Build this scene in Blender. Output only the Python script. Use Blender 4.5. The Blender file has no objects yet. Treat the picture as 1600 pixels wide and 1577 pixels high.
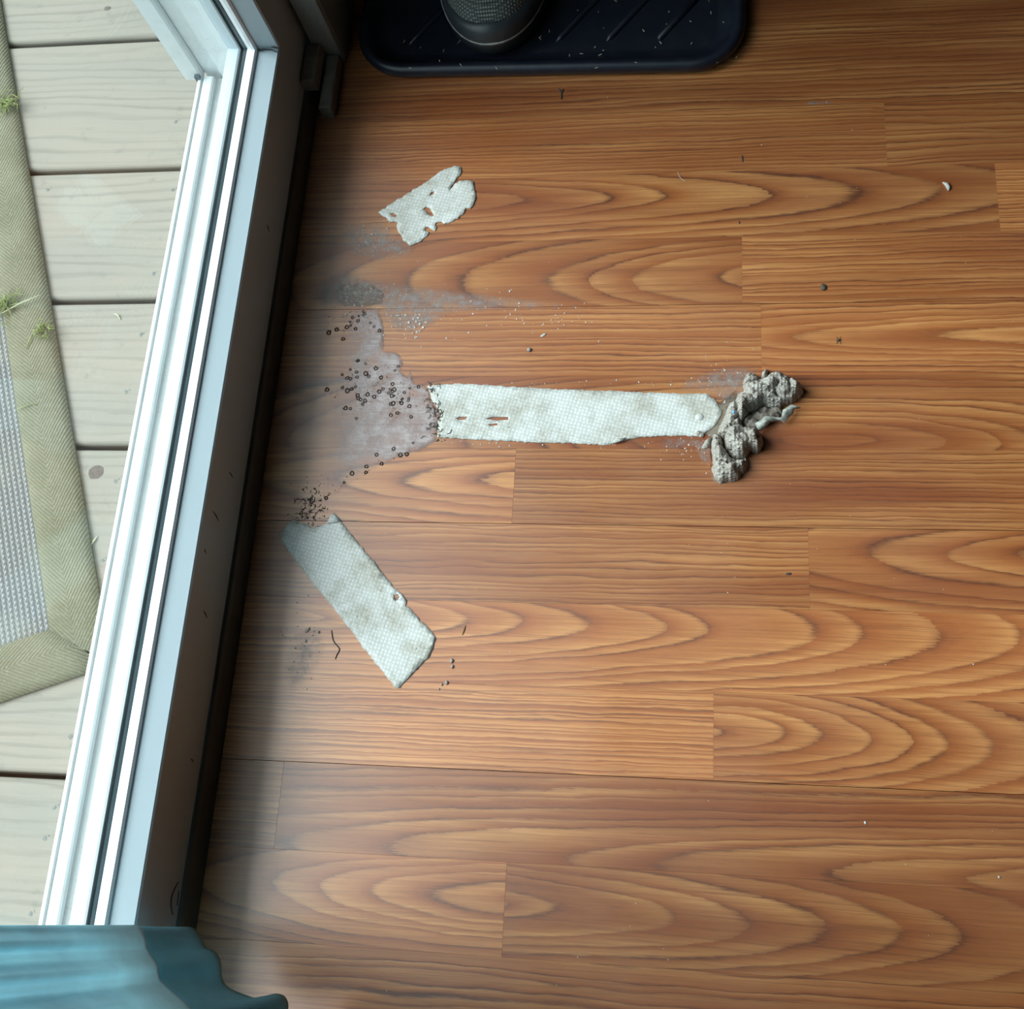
import bpy, bmesh, math, random
from mathutils import Matrix, Vector, noise
from mathutils.geometry import delaunay_2d_cdt

random.seed(7)
scn = bpy.context.scene
COL = scn.collection

# ------------------------------------------------------------------ camera
F_PX, CXP, CYP = 2136.48, 800.0, 530.0
CAM_M = ((0.98528218, 0.00916873, 0.17068968),
         (0.05751334, 0.92255983, -0.38154367),
         (-0.16096971, 0.38574511, 0.90845443))
CAM_C = (0.40336, 0.03515, 1.05517)
cam_d = bpy.data.cameras.new('camera')
cam_d.sensor_fit = 'HORIZONTAL'
cam_d.sensor_width = 36.0
cam_d.lens = 36.0 * F_PX / 1600.0
cam_d.shift_y = -(788.5 - CYP) / 1600.0
cam_d.clip_start = 0.02
cam = bpy.data.objects.new('camera', cam_d)
COL.objects.link(cam)
cam.matrix_world = Matrix([list(CAM_M[i]) + [CAM_C[i]] for i in range(3)] + [[0, 0, 0, 1]])
scn.camera = cam

# ------------------------------------------------------------------ sky and exposure
world = bpy.data.worlds.new('sky'); scn.world = world
world.use_nodes = True
bg = world.node_tree.nodes['Background']
bg.inputs['Color'].default_value = (0.72, 0.91, 1.0, 1)
bg.inputs['Strength'].default_value = 2.05
sun_d = bpy.data.lights.new('veiled_sun', 'SUN')      # sun behind thin cloud: broad, soft light from outside the door
sun_d.energy = 4.2; sun_d.angle = math.radians(38); sun_d.color = (.93, .98, 1.0)
sun = bpy.data.objects.new('veiled_sun', sun_d); COL.objects.link(sun)
sun.rotation_euler = Vector((-.66, .07, .70)).to_track_quat('Z', 'Y').to_euler()
scn.view_settings.view_transform = 'Standard'
scn.view_settings.look = 'None'
scn.view_settings.gamma = 1.0
scn.view_settings.use_curve_mapping = False
scn.view_settings.exposure = 0.36

# ------------------------------------------------------------------ helpers
def at(px, py, z=0.0):
    """point of the place seen at a photo pixel, at height z (metres)"""
    d = [(px - CXP) / F_PX, -(py - CYP) / F_PX, -1.0]
    w = [sum(CAM_M[i][j] * d[j] for j in range(3)) for i in range(3)]
    t = (z - CAM_C[2]) / w[2]
    return Vector((CAM_C[0] + t * w[0], CAM_C[1] + t * w[1], z))

def mesh(name, verts, faces, mat=None, parent=None, smooth=False, loc=None, rotz=0.0):
    me = bpy.data.meshes.new(name)
    me.from_pydata([tuple(v) for v in verts], [], faces)
    bm = bmesh.new(); bm.from_mesh(me)
    bmesh.ops.recalc_face_normals(bm, faces=bm.faces)
    bm.to_mesh(me); bm.free()
    if smooth:
        for p in me.polygons: p.use_smooth = True
    if mat: me.materials.append(mat)
    o = bpy.data.objects.new(name, me); COL.objects.link(o)
    if parent: o.parent = parent
    if loc: o.location = loc
    o.rotation_euler.z = rotz
    return o

def empty(name, loc=(0, 0, 0), rotz=0.0):
    o = bpy.data.objects.new(name, None); COL.objects.link(o)
    o.location = loc; o.rotation_euler.z = rotz; o.empty_display_size = 0.05
    return o

def tag(o, label=None, cat=None, group=None, kind=None):
    if label: o['label'] = label
    if cat: o['category'] = cat
    if group: o['group'] = group
    if kind: o['kind'] = kind
    return o

class MB:
    def __init__(s): s.v = []; s.f = []
    def add(s, v, f):
        n = len(s.v); s.v += [tuple(p) for p in v]; s.f += [tuple(i + n for i in q) for q in f]; return s
    def box(s, x0, x1, y0, y1, z0, z1):
        return s.add([(x0,y0,z0),(x1,y0,z0),(x1,y1,z0),(x0,y1,z0),(x0,y0,z1),(x1,y0,z1),(x1,y1,z1),(x0,y1,z1)],
                     [(0,3,2,1),(4,5,6,7),(0,1,5,4),(1,2,6,5),(2,3,7,6),(3,0,4,7)])
    def bbox(s, x0, x1, y0, y1, z0, z1, b):
        """box with its upper edges chamfered"""
        v = []
        for (z, i) in ((z0, 0), (z1 - b, 0), (z1, b)):
            v += [(x0+i,y0+i,z),(x1-i,y0+i,z),(x1-i,y1-i,z),(x0+i,y1-i,z)]
        f = [(3,2,1,0),(8,9,10,11)]
        for k in (0, 4):
            for j in range(4):
                f.append((k+j, k+(j+1)%4, k+4+(j+1)%4, k+4+j))
        return s.add(v, f)
    def prism(s, prof, a, b, axis):
        """closed profile extruded between a and b along axis: 'y' (profile x,z) or 'z' (profile x,y)"""
        n = len(prof)
        if axis == 'y': v = [(p[0], a, p[1]) for p in prof] + [(p[0], b, p[1]) for p in prof]
        else: v = [(p[0], p[1], a) for p in prof] + [(p[0], p[1], b) for p in prof]
        f = [tuple(range(n)), tuple(range(2*n-1, n-1, -1))] + [(i, (i+1)%n, n+(i+1)%n, n+i) for i in range(n)]
        return s.add(v, f)
    def tube(s, pts, rad, seg=6):
        pts = [Vector(p) for p in pts]; rings = []
        for i, p in enumerate(pts):
            d = (pts[min(i+1, len(pts)-1)] - pts[max(i-1, 0)]).normalized()
            a = d.orthogonal().normalized() if abs(d.z) > .9 else d.cross(Vector((0,0,1))).normalized()
            b = d.cross(a)
            r = rad[i] if isinstance(rad, (list, tuple)) else rad
            rings.append([p + a*math.cos(2*math.pi*k/seg)*r + b*math.sin(2*math.pi*k/seg)*r for k in range(seg)])
        v = [q for R_ in rings for q in R_]
        f = [tuple(range(seg-1, -1, -1)), tuple(range(len(v)-seg, len(v)))]
        for i in range(len(pts)-1):
            for k in range(seg):
                f.append((i*seg+k, i*seg+(k+1)%seg, (i+1)*seg+(k+1)%seg, (i+1)*seg+k))
        return s.add(v, f)
    def blob(s, c, rx, ry, rz, seg=7, ang=0.0, jit=0.0, rings=3):
        """small rounded lump resting on its base"""
        v = []; f = []
        ca, sa = math.cos(ang), math.sin(ang)
        for i in range(rings):
            t = i / rings * math.pi / 2
            for k in range(seg):
                a = 2*math.pi*k/seg
                j = 1 + random.uniform(-jit, jit)
                x, y = rx*math.cos(a)*math.cos(t)*j, ry*math.sin(a)*math.cos(t)*j
                v.append((c[0]+x*ca-y*sa, c[1]+x*sa+y*ca, c[2]+rz*math.sin(t)*(1+random.uniform(-jit, jit))))
        v.append((c[0], c[1], c[2]+rz))
        f.append(tuple(range(seg-1, -1, -1)))
        for i in range(rings-1):
            for k in range(seg):
                f.append((i*seg+k, i*seg+(k+1)%seg, (i+1)*seg+(k+1)%seg, (i+1)*seg+k))
        for k in range(seg): f.append(((rings-1)*seg+k, (rings-1)*seg+(k+1)%seg, len(v)-1))
        return s.add(v, f)
    def ring(s, c, r, w, h, seg=8):
        v = []; f = []
        for k in range(seg):
            a = 2*math.pi*k/seg; j = 1+random.uniform(-.15, .15)
            for (rr, z) in ((r+w, 0), (r, h), (r-w*.8, 0)):
                v.append((c[0]+rr*j*math.cos(a), c[1]+rr*j*math.sin(a), c[2]+z))
        for k in range(seg):
            q = (k+1) % seg
            for m in range(3): f.append((k*3+m, q*3+m, q*3+(m+1)%3, k*3+(m+1)%3))
        return s.add(v, f)
    def build(s, name, mat=None, parent=None, smooth=False, loc=None, rotz=0.0):
        return mesh(name, s.v, s.f, mat, parent, smooth, loc, rotz)

def inside(p, poly):
    c = False; n = len(poly); j = n - 1
    for i in range(n):
        a, b = poly[i], poly[j]
        if (a[1] > p[1]) != (b[1] > p[1]) and p[0] < (b[0]-a[0])*(p[1]-a[1])/(b[1]-a[1]) + a[0]: c = not c
        j = i
    return c

def edge_dist(p, poly):
    best = 9e9; n = len(poly); px, py = p
    for i in range(n):
        ax, ay = poly[i]; bx, by = poly[(i+1) % n]
        dx, dy = bx-ax, by-ay
        L = dx*dx+dy*dy
        t = 0 if L == 0 else max(0, min(1, ((px-ax)*dx+(py-ay)*dy)/L))
        d = (px-ax-t*dx)**2+(py-ay-t*dy)**2
        if d < best: best = d
    return math.sqrt(best)

def ragged(poly, step, amp, seed=0, keep=0.0):
    """densify a polygon and roughen its outline"""
    out = []; n = len(poly)
    for i in range(n):
        a, b = Vector(poly[i][:2]), Vector(poly[(i+1) % n][:2])
        k = max(1, int((b-a).length/step)); nrm = Vector((-(b-a).y, (b-a).x)).normalized()
        for j in range(k):
            p = a.lerp(b, j/k)
            q = noise.noise(Vector((p.x*350+seed, p.y*350, seed))) + .6*noise.noise(Vector((p.x*900, p.y*900+seed, 3)))
            w = amp if j else amp*keep
            out.append((p.x+nrm.x*q*w, p.y+nrm.y*q*w))
    return out

def sheet(name, outline, holes=(), grid=0.004, top=lambda x, y, d: 0.0006, bottom=None, mat=None, parent=None,
          smooth=True, jitter=.25):
    """solid made from an outline with holes: top surface z=top(x,y,edge distance), underside z=bottom"""
    loops = [outline] + list(holes)
    pts = []; edges = []
    for L in loops:
        n0 = len(pts); pts += [Vector(p[:2]) for p in L]
        edges += [(n0+i, n0+(i+1) % len(L)) for i in range(len(L))]
    xs = [p[0] for p in outline]; ys = [p[1] for p in outline]
    rnd = random.Random(len(outline))
    y = min(ys)
    row = 0
    while y < max(ys):
        x = min(xs) + (grid/2 if row % 2 else 0)
        while x < max(xs):
            q = (x+rnd.uniform(-jitter, jitter)*grid, y+rnd.uniform(-jitter, jitter)*grid)
            if inside(q, outline) and not any(inside(q, h) for h in holes):
                if min(edge_dist(q, L) for L in loops) > grid*.45: pts.append(Vector(q))
            x += grid
        y += grid*.87; row += 1
    V, E_, Fc, *_ = delaunay_2d_cdt(pts, edges, [], 0, 1e-7)
    tris = []
    for t in Fc:
        c = sum((V[i] for i in t), Vector((0, 0)))/len(t)
        if inside(c, outline) and not any(inside(c, h) for h in holes): tris.append(tuple(t))
    n = len(V)
    if bottom is None: bottom = lambda x, y, d: 0.0
    verts = []; bots = []
    for v in V:
        d = min(edge_dist(v, L) for L in loops)
        verts.append((v.x, v.y, top(v.x, v.y, d))); bots.append((v.x, v.y, bottom(v.x, v.y, d)))
    cnt = {}
    for t in tris:
        for i in range(3):
            e = (t[i], t[(i+1) % 3]); cnt[e] = cnt.get(e, 0)+1
    faces = list(tris) + [tuple(n+i for i in reversed(t)) for t in tris]
    for (a, b) in cnt:
        if (b, a) not in cnt: faces.append((b, a, n+a, n+b))
    return mesh(name, verts+bots, faces, mat, parent, smooth)

def P(pts, z=0.0): return [tuple(at(x, y, z)[:2]) for x, y in pts]

def catmull(pts, k=6):
    out = []
    pts = [Vector(p) for p in pts]
    for i in range(len(pts)-1):
        p0, p1, p2, p3 = pts[max(i-1, 0)], pts[i], pts[i+1], pts[min(i+2, len(pts)-1)]
        for j in range(k):
            t = j/k
            out.append(.5*((2*p1)+(p2-p0)*t+(2*p0-5*p1+4*p2-p3)*t*t+(3*p1-p0-3*p2+p3)*t**3))
    out.append(pts[-1]); return out

# ------------------------------------------------------------------ materials
class NT:
    def __init__(s, name):
        s.m = bpy.data.materials.new(name); s.m.use_nodes = True
        s.t = s.m.node_tree; s.t.nodes.clear()
        s.out = s.t.nodes.new('ShaderNodeOutputMaterial')
    def n(s, typ, **kw):
        nd = s.t.nodes.new(typ)
        for k, v in kw.items(): setattr(nd, k, v)
        return nd
    def put(s, sock, val):
        if hasattr(val, 'links') or isinstance(val, bpy.types.NodeSocket): s.t.links.new(val, sock)
        else: sock.default_value = val
    def math(s, op, a, b=0.0, c=None, clamp=False):
        nd = s.n('ShaderNodeMath', operation=op, use_clamp=clamp)
        s.put(nd.inputs[0], a); s.put(nd.inputs[1], b)
        if c is not None: s.put(nd.inputs[2], c)
        return nd.outputs[0]
    def mul(s, a, b): return s.math('MULTIPLY', a, b)
    def add(s, a, b): return s.math('ADD', a, b)
    def sub(s, a, b): return s.math('SUBTRACT', a, b)
    def xyz(s, x, y, z=0.0):
        nd = s.n('ShaderNodeCombineXYZ')
        for i, q in enumerate((x, y, z)): s.put(nd.inputs[i], q)
        return nd.outputs[0]
    def pos(s, obj=False):
        src = s.n('ShaderNodeTexCoord').outputs['Object'] if obj else s.n('ShaderNodeNewGeometry').outputs['Position']
        nd = s.n('ShaderNodeSeparateXYZ'); s.put(nd.inputs[0], src)
        return src, nd.outputs[0], nd.outputs[1], nd.outputs[2]
    def noise(s, vec, scale=1.0, detail=2.0, rough=.5):
        nd = s.n('ShaderNodeTexNoise'); s.put(nd.inputs['Vector'], vec)
        nd.inputs['Scale'].default_value = scale; nd.inputs['Detail'].default_value = detail
        nd.inputs['Roughness'].default_value = rough
        return nd.outputs[0]
    def voronoi(s, vec, scale, feature='F1', rnd=1.0):
        nd = s.n('ShaderNodeTexVoronoi', feature=feature); s.put(nd.inputs['Vector'], vec)
        nd.inputs['Scale'].default_value = scale; nd.inputs['Randomness'].default_value = rnd
        return nd.outputs['Distance']
    def mapr(s, v, a, b, c=0.0, d=1.0, smooth=False):
        nd = s.n('ShaderNodeMapRange'); nd.clamp = True
        if smooth: nd.interpolation_type = 'SMOOTHSTEP'
        s.put(nd.inputs[0], v)
        for i, q in enumerate((a, b, c, d)): s.put(nd.inputs[1+i], q)
        return nd.outputs[0]
    def mix(s, f, a, b, mode='MIX'):
        nd = s.n('ShaderNodeMix', data_type='RGBA', blend_type=mode)
        s.put(nd.inputs[0], f)
        s.put(nd.inputs[6], a if not isinstance(a, tuple) else a+(1,)*(4-len(a)))
        s.put(nd.inputs[7], b if not isinstance(b, tuple) else b+(1,)*(4-len(b)))
        return nd.outputs[2]
    def attr(s, name):
        nd = s.n('ShaderNodeAttribute', attribute_type='OBJECT', attribute_name=name); return nd.outputs['Fac']
    def bump(s, h, strength=.3, dist=.001):
        nd = s.n('ShaderNodeBump'); s.put(nd.inputs['Height'], h)
        nd.inputs['Strength'].default_value = strength; nd.inputs['Distance'].default_value = dist
        return nd.outputs[0]
    def bsdf(s, color, rough=.5, normal=None, spec=.5, **kw):
        nd = s.n('ShaderNodeBsdfPrincipled')
        s.put(nd.inputs['Base Color'], color if not isinstance(color, tuple) else color+(1,)*(4-len(color)))
        s.put(nd.inputs['Roughness'], rough); s.put(nd.inputs['Specular IOR Level'], spec)
        if normal is not None: s.put(nd.inputs['Normal'], normal)
        for k, v in kw.items(): s.put(nd.inputs[k.replace('_', ' ')], v)
        return nd.outputs[0]
    def done(s, sh):
        s.t.links.new(sh, s.out.inputs[0]); return s.m

def mat_plain(name, col, rough=.5, var=.12, scale=40, spec=.5, bump=0.0):
    t = NT(name); src, x, y, z = t.pos(True)
    n = t.noise(src, scale, 4, .6)
    c = t.mix(t.mapr(n, .3, .7), tuple(k*(1-var) for k in col), tuple(min(1, k*(1+var)) for k in col))
    nm = t.bump(n, bump, .001) if bump else None
    return t.done(t.bsdf(c, rough, nm, spec))

def mat_laminate():
    t = NT('oak laminate')
    src, x, y, z = t.pos()
    gx, gy, gs, gf, gw, seed, tone, red = [t.attr(k) for k in ('gx', 'gy', 'gs', 'gf', 'gw', 'seed', 'tone', 'red')]
    n1 = t.noise(t.xyz(t.mul(x, 4.0), t.mul(y, 16.0), seed), 1, 2)
    n2 = t.noise(t.xyz(t.mul(x, 17.0), t.mul(y, 110.0), seed), 1, 3)
    n3 = t.noise(t.xyz(t.mul(x, 90.0), t.mul(y, 1000.0), seed), 1, 2)
    yy = t.add(t.sub(y, gy), t.add(t.mul(t.sub(n1, .5), gw), t.mul(t.sub(n2, .5), .0055)))
    xx = t.mul(t.sub(x, gx), gs)
    r = t.math('SQRT', t.add(t.mul(yy, yy), t.mul(xx, xx)))
    r = t.mul(r, t.mul(gf, 1.28))
    nr = t.noise(t.xyz(t.mul(r, .55), seed, 0.0), 1, 1)          # uneven ring spacing
    r = t.add(t.add(r, t.mul(nr, 2.2)), t.mul(t.sub(n3, .5), .22))
    fr = t.math('FRACT', r); idx = t.math('FLOOR', r)
    wn = t.n('ShaderNodeTexWhiteNoise', noise_dimensions='2D')
    t.put(wn.inputs['Vector'], t.xyz(idx, seed))
    rnd = wn.outputs['Value']
    # dark latewood line with a soft flank
    core = t.math('MAXIMUM', t.mapr(fr, .0, .14, 1, 0, True), t.mapr(fr, .88, 1.0, 0, 1, True))
    flank = t.math('MAXIMUM', t.mapr(fr, .0, .36, 1, 0, True), t.mapr(fr, .80, 1.0, 0, 1, True))
    brk = t.mapr(t.noise(t.xyz(t.mul(x, 8.0), t.mul(y, 70.0), seed), 1, 2), .34, .60, .12, 1)
    amp = t.mul(t.mapr(rnd, 0, 1, .25, 1.0), brk)
    line = t.mul(core, amp); flank = t.mul(flank, amp)
    # pores: short dashes along the board
    po = t.noise(t.xyz(t.mul(x, 70.0), t.mul(y, 1300.0), seed), 1, 3, .65)
    pore = t.mapr(po, .53, .72, 0, 1)
    po2 = t.noise(t.xyz(t.mul(x, 9.0), t.mul(y, 330.0), seed), 1, 4, .65)
    streak = t.mapr(po2, .40, .64, 0, 1)
    po3 = t.noise(t.xyz(t.mul(x, 7.0), t.add(t.mul(y, 900.0), t.mul(r, 1.5)), seed), 1, 3, .6)
    fib = t.mapr(po3, .52, .66, 0, 1)
    big = t.noise(t.xyz(t.mul(x, 4.0), t.mul(y, 42.0), t.add(seed, 5.0)), 1, 2)
    light, mid, red_c, dark = (.535, .238, .079), (.360, .114, .031), (.235, .054, .014), (.070, .021, .012)
    c = t.mix(t.mapr(fr, .15, .80), mid, light)
    c = t.mix(t.mul(t.mapr(big, .36, .64), red), c, red_c)
    c = t.mix(t.mul(streak, .50), c, (.27, .080, .022))
    c = t.mix(t.mul(fib, .42), c, (.155, .046, .017))
    c = t.mix(t.mul(flank, .55), c, (.145, .040, .015))
    c = t.mix(t.mul(line, .72), c, dark)
    c = t.mix(t.mul(pore, t.mapr(flank, 0, 1, .20, .50)), c, dark)
    c = t.mix(1.0, c, t.xyz(tone, tone, tone), 'MULTIPLY')
    h = t.add(t.mul(pore, -.6), t.mul(line, -.5))
    ro = t.mapr(t.noise(src, 9, 3), .3, .7, .30, .40)
    return t.done(t.bsdf(c, ro, t.bump(h, .10, .0006), .95))

def mat_deck():
    t = NT('weathered deck pine'); src, x, y, z = t.pos()
    sd = t.attr('seed')
    n1 = t.noise(t.xyz(t.mul(x, 3.0), t.mul(y, 14.0), sd), 1, 2)
    r = t.add(t.mul(t.add(y, t.mul(n1, .05)), 95.0), sd)
    n3 = t.noise(t.xyz(t.mul(x, 25.0), t.mul(y, 500.0), sd), 1, 3)
    fr = t.math('FRACT', t.add(r, t.mul(n3, .5)))
    line = t.math('MAXIMUM', t.mapr(fr, 0, .35, 1, 0, True), t.mapr(fr, .8, 1, 0, 1, True))
    br = t.mapr(t.noise(t.xyz(t.mul(x, 5.0), t.mul(y, 40.0), sd), 1, 2), .35, .65, .1, 1)
    pat = t.noise(t.xyz(t.mul(x, 6.0), t.mul(y, 20.0), sd), 1, 3)
    c = t.mix(t.mapr(pat, .3, .7), (.275, .248, .212), (.310, .265, .215))
    c = t.mix(t.mul(t.mul(line, br), .42), c, (.155, .142, .118))
    c = t.mix(t.mapr(t.noise(src, 60, 4, .7), .60, .75, 0, .35), c, (.125, .12, .10))
    return t.done(t.bsdf(c, .75, t.bump(t.mul(line, -1.0), .2, .001), .25))

def mat_vinyl(name, col, dirt=.25, rough=.35, scale=30, dirtcol=(.20, .18, .15)):
    t = NT(name); src, x, y, z = t.pos(True)
    a = t.noise(src, scale, 5, .65); b = t.noise(src, scale*9, 4, .7)
    d = t.mul(t.mapr(a, .45, .75), t.mapr(b, .45, .7, .15, 1))
    sp = t.mapr(t.voronoi(src, 70), .0, .10, 1, 0)
    d = t.math('MAXIMUM', t.mul(d, dirt), t.mul(t.mul(sp, t.mapr(a, .52, .6)), dirt*1.5), clamp=True)
    return t.done(t.bsdf(t.mix(d, col, dirtcol), rough, None, .5))

def mat_tape():
    t = NT('white carpet tape'); src, x, y, z = t.pos()
    ca, sa = math.cos(.5), math.sin(.5)
    v = t.xyz(t.mul(x, 1), t.mul(y, 1), 0.0)
    mp = t.n('ShaderNodeMapping'); t.put(mp.inputs['Vector'], v); mp.inputs['Rotation'].default_value = (0, 0, t_rot)
    dots = t.voronoi(mp.outputs[0], 330, 'F1', .25)
    dd = t.mapr(dots, .15, .55, 1, 0, True)
    a = t.noise(src, 26, 4, .65); b = t.noise(src, 300, 4, .75)
    dirt = t.mul(t.mapr(a, .44, .62), t.mapr(b, .35, .65, .45, 1))
    fl = t.mapr(t.noise(src, 420, 3, .7), .63, .69)
    c = t.mix(t.mul(t.sub(1.0, dd), .55), (.66, .67, .64), (.42, .42, .395))
    c = t.mix(t.mul(dirt, .75), c, (.27, .24, .165))
    c = t.mix(t.mul(t.mul(fl, t.mapr(a, .40, .62)), .8), c, (.055, .05, .038))
    h = t.add(t.mul(dd, .7), t.mul(b, .5))
    return t.done(t.bsdf(c, .50, t.bump(h, .22, .0009), .4))
t_rot = .25

def mat_wad():
    t = NT('dirty crumpled tape'); src, x, y, z = t.pos()
    dots = t.mapr(t.voronoi(src, 330, 'F1', .25), .15, .6, 0, 1)
    a = t.noise(src, 60, 4, .7); b = t.noise(src, 420, 4, .7)
    c = t.mix(t.mapr(a, .35, .65), (.43, .385, .335), (.56, .525, .475))
    c = t.mix(t.mul(t.mapr(b, .55, .72), .6), c, (.72, .70, .66))
    c = t.mix(t.mul(dots, .40), c, (.15, .125, .10))
    c = t.mix(t.mapr(t.noise(src, 150, 3, .7), .60, .70, 0, .7), c, (.10, .08, .065))
    h = t.add(t.mul(dots, -.9), t.mul(b, .8))
    return t.done(t.bsdf(c, .8, t.bump(h, .8, .0016), .2))

def mat_residue(name, col=(.34, .275, .26), cover=.55, rough=.22, edge=.02, nscale=60, lo=.35, hi=.62):
    """thin translucent film of old adhesive; covers unevenly"""
    t = NT(name); src, x, y, z = t.pos()
    a = t.noise(src, nscale, 5, .65)
    st = t.noise(t.xyz(t.mul(x, 25.0), t.mul(y, 420.0), 0.0), 1, 3, .6)
    f = t.mul(t.mapr(a, lo, hi, .25, 1), t.mapr(st, .3, .6, .55, 1))
    at_ = t.n('ShaderNodeAttribute', attribute_type='GEOMETRY', attribute_name='fade').outputs['Fac']
    f = t.mul(t.mul(f, at_), cover)
    b = t.noise(src, 260, 4, .7)
    nm = t.bump(b, .35, .001)
    tr = t.n('ShaderNodeBsdfTransparent')
    pr = t.bsdf(col, rough, nm, .5)
    mx = t.n('ShaderNodeMixShader'); t.put(mx.inputs[0], f)
    t.t.links.new(tr.outputs[0], mx.inputs[1]); t.t.links.new(pr, mx.inputs[2])
    return t.done(mx.outputs[0])

def mat_glass():
    t = NT('window glass')
    lw = t.n('ShaderNodeLayerWeight').outputs['Facing']
    fz = t.add(.03, t.mul(t.math('POWER', lw, 5.0), .9))
    tr = t.n('ShaderNodeBsdfTransparent'); tr.inputs[0].default_value = (.93, .96, .95, 1)
    gl = t.n('ShaderNodeBsdfGlossy'); gl.inputs['Roughness'].default_value = .02
    mx = t.n('ShaderNodeMixShader'); t.put(mx.inputs[0], fz)
    t.t.links.new(tr.outputs[0], mx.inputs[1]); t.t.links.new(gl.outputs[0], mx.inputs[2])
    return t.done(mx.outputs[0])

def mat_cloth(name, col, trans=.35):
    t = NT(name); src, x, y, z = t.pos()
    a = t.noise(src, 14, 4, .6)
    w = t.noise(t.xyz(t.mul(x, 900.0), t.mul(y, 900.0), t.mul(z, 900.0)), 1, 1)
    c = t.mix(t.mapr(a, .3, .7), tuple(k*.84 for k in col), tuple(min(1, k*1.12) for k in col))
    pr = t.bsdf(c, .8, t.bump(w, .12, .0005), .2)
    tl = t.n('ShaderNodeBsdfTranslucent'); t.put(tl.inputs[0], c)
    mx = t.n('ShaderNodeMixShader'); mx.inputs[0].default_value = trans
    t.t.links.new(pr, mx.inputs[1]); t.t.links.new(tl.outputs[0], mx.inputs[2])
    return t.done(mx.outputs[0])

def mat_matborder():
    """twill tape: diagonal ribs mirrored about the middle of the band (object x across, y along)"""
    t = NT('mat border twill'); src, x, y, z = t.pos(True)
    ph = t.add(t.mul(t.math('ABSOLUTE', x), 1900.0), t.mul(y, 1350.0))
    w = t.math('SINE', t.add(ph, t.mul(t.noise(src, 120, 2), 2.5)))
    a = t.noise(src, 22, 4, .65); b = t.noise(src, 500, 3, .7)
    c = t.mix(t.mapr(a, .3, .7), (.175, .163, .108), (.25, .232, .165))
    c = t.mix(t.mapr(w, -1, 1, .50, 0), c, (.10, .09, .055))
    c = t.mix(t.mapr(b, .55, .75, 0, .4), c, (.44, .43, .36))
    return t.done(t.bsdf(c, .9, t.bump(w, .35, .0009), .15))

def mat_matfield():
    t = NT('mat woven field'); src, x, y, z = t.pos(True)
    wx = t.math('SINE', t.mul(x, 1250.0)); wy = t.math('SINE', t.add(t.mul(y, 1250.0), t.mul(t.math('SIGN', wx), 1.57)))
    h = t.mul(t.add(wx, 1.0), t.add(wy, 1.0))
    b = t.noise(src, 400, 3, .7); a = t.noise(src, 30, 3, .6)
    c = t.mix(t.mapr(h, 0.0, 1.6), (.13, .125, .12), (.33, .325, .32))
    c = t.mix(t.mapr(b, .45, .7, 0, .5), c, (.24, .23, .21))
    c = t.mix(t.mapr(a, .5, .7, 0, .35), c, (.30, .28, .23))
    return t.done(t.bsdf(c, .9, t.bump(h, .6, .0014), .15))

def mat_shoemesh():
    t = NT('shoe mesh fabric'); src, x, y, z = t.pos(True)
    d = t.mapr(t.voronoi(src, 400, 'F1', .05), .18, .5, 1, 0)
    a = t.noise(src, 30, 3)
    c = t.mix(d, (.05, .055, .055), (.30, .31, .28))
    c = t.mix(t.mapr(a, .4, .7, 0, .5), c, (.12, .12, .10))
    return t.done(t.bsdf(c, .85, t.bump(d, .6, .001), .2))

def mat_ground():
    t = NT('lawn soil'); src, x, y, z = t.pos()
    a = t.noise(src, 6, 5, .7)
    return t.done(t.bsdf(t.mix(t.mapr(a, .35, .65), (.06, .075, .03), (.14, .12, .07)), .95, None, .1))

M_floor = mat_laminate(); M_deck = mat_deck()
M_vinyl = mat_vinyl('white vinyl', (.68, .69, .68), .35)
M_rail = mat_vinyl('pale door vinyl', (.40, .47, .51), .10)
M_bead = mat_vinyl('glossy white bead', (.74, .76, .78), .05, .12)
M_track = mat_vinyl('dirty track', (.36, .36, .345), .9, .6, 55, (.19, .17, .15))
M_gasket = mat_plain('grey glazing gasket', (.085, .115, .125), .25)
M_mark = mat_plain('black scuff', (.03, .028, .025), .6)
M_strip = mat_plain('shade-dark threshold', (.075, .065, .055), .45)  # shade on the sill strip painted in as a dark tone; rod shares it
M_glass = mat_glass()
M_tape = mat_tape(); M_wad = mat_wad()
M_tray = mat_vinyl('navy tray plastic', (.0065, .009, .018), .4, .42, 60, (.06, .06, .06))
M_wall = mat_plain('cream wall paint', (.12, .095, .07), .8, .04, 3)
M_ceil = mat_plain('ceiling paint', (.20, .185, .16), .9, .03, 3)
M_trim = mat_plain('grey white trim paint', (.20, .21, .20), .5, .1, 20)
M_block = mat_plain('aged plastic', (.20, .18, .15), .5, .2, 60)

# ------------------------------------------------------------------ the laminate floor
W = 0.0635
floor_root = tag(empty('floor'), kind='structure')
def end_x(px, py): return at(px, py).x
# strip ends that can be seen, row by row (row r lies between y = r*W and (r+1)*W)
ENDS = {0: end_x(788, 1420), 1: end_x(434, 1275), 2: end_x(1115, 1150), 4: end_x(1264, 888), 5: end_x(803, 760),
        7: end_x(1189.5, 530), 8: end_x(1159.5, 424), 9: end_x(1559, 312), 10: end_x(1384, 212)}
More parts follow.
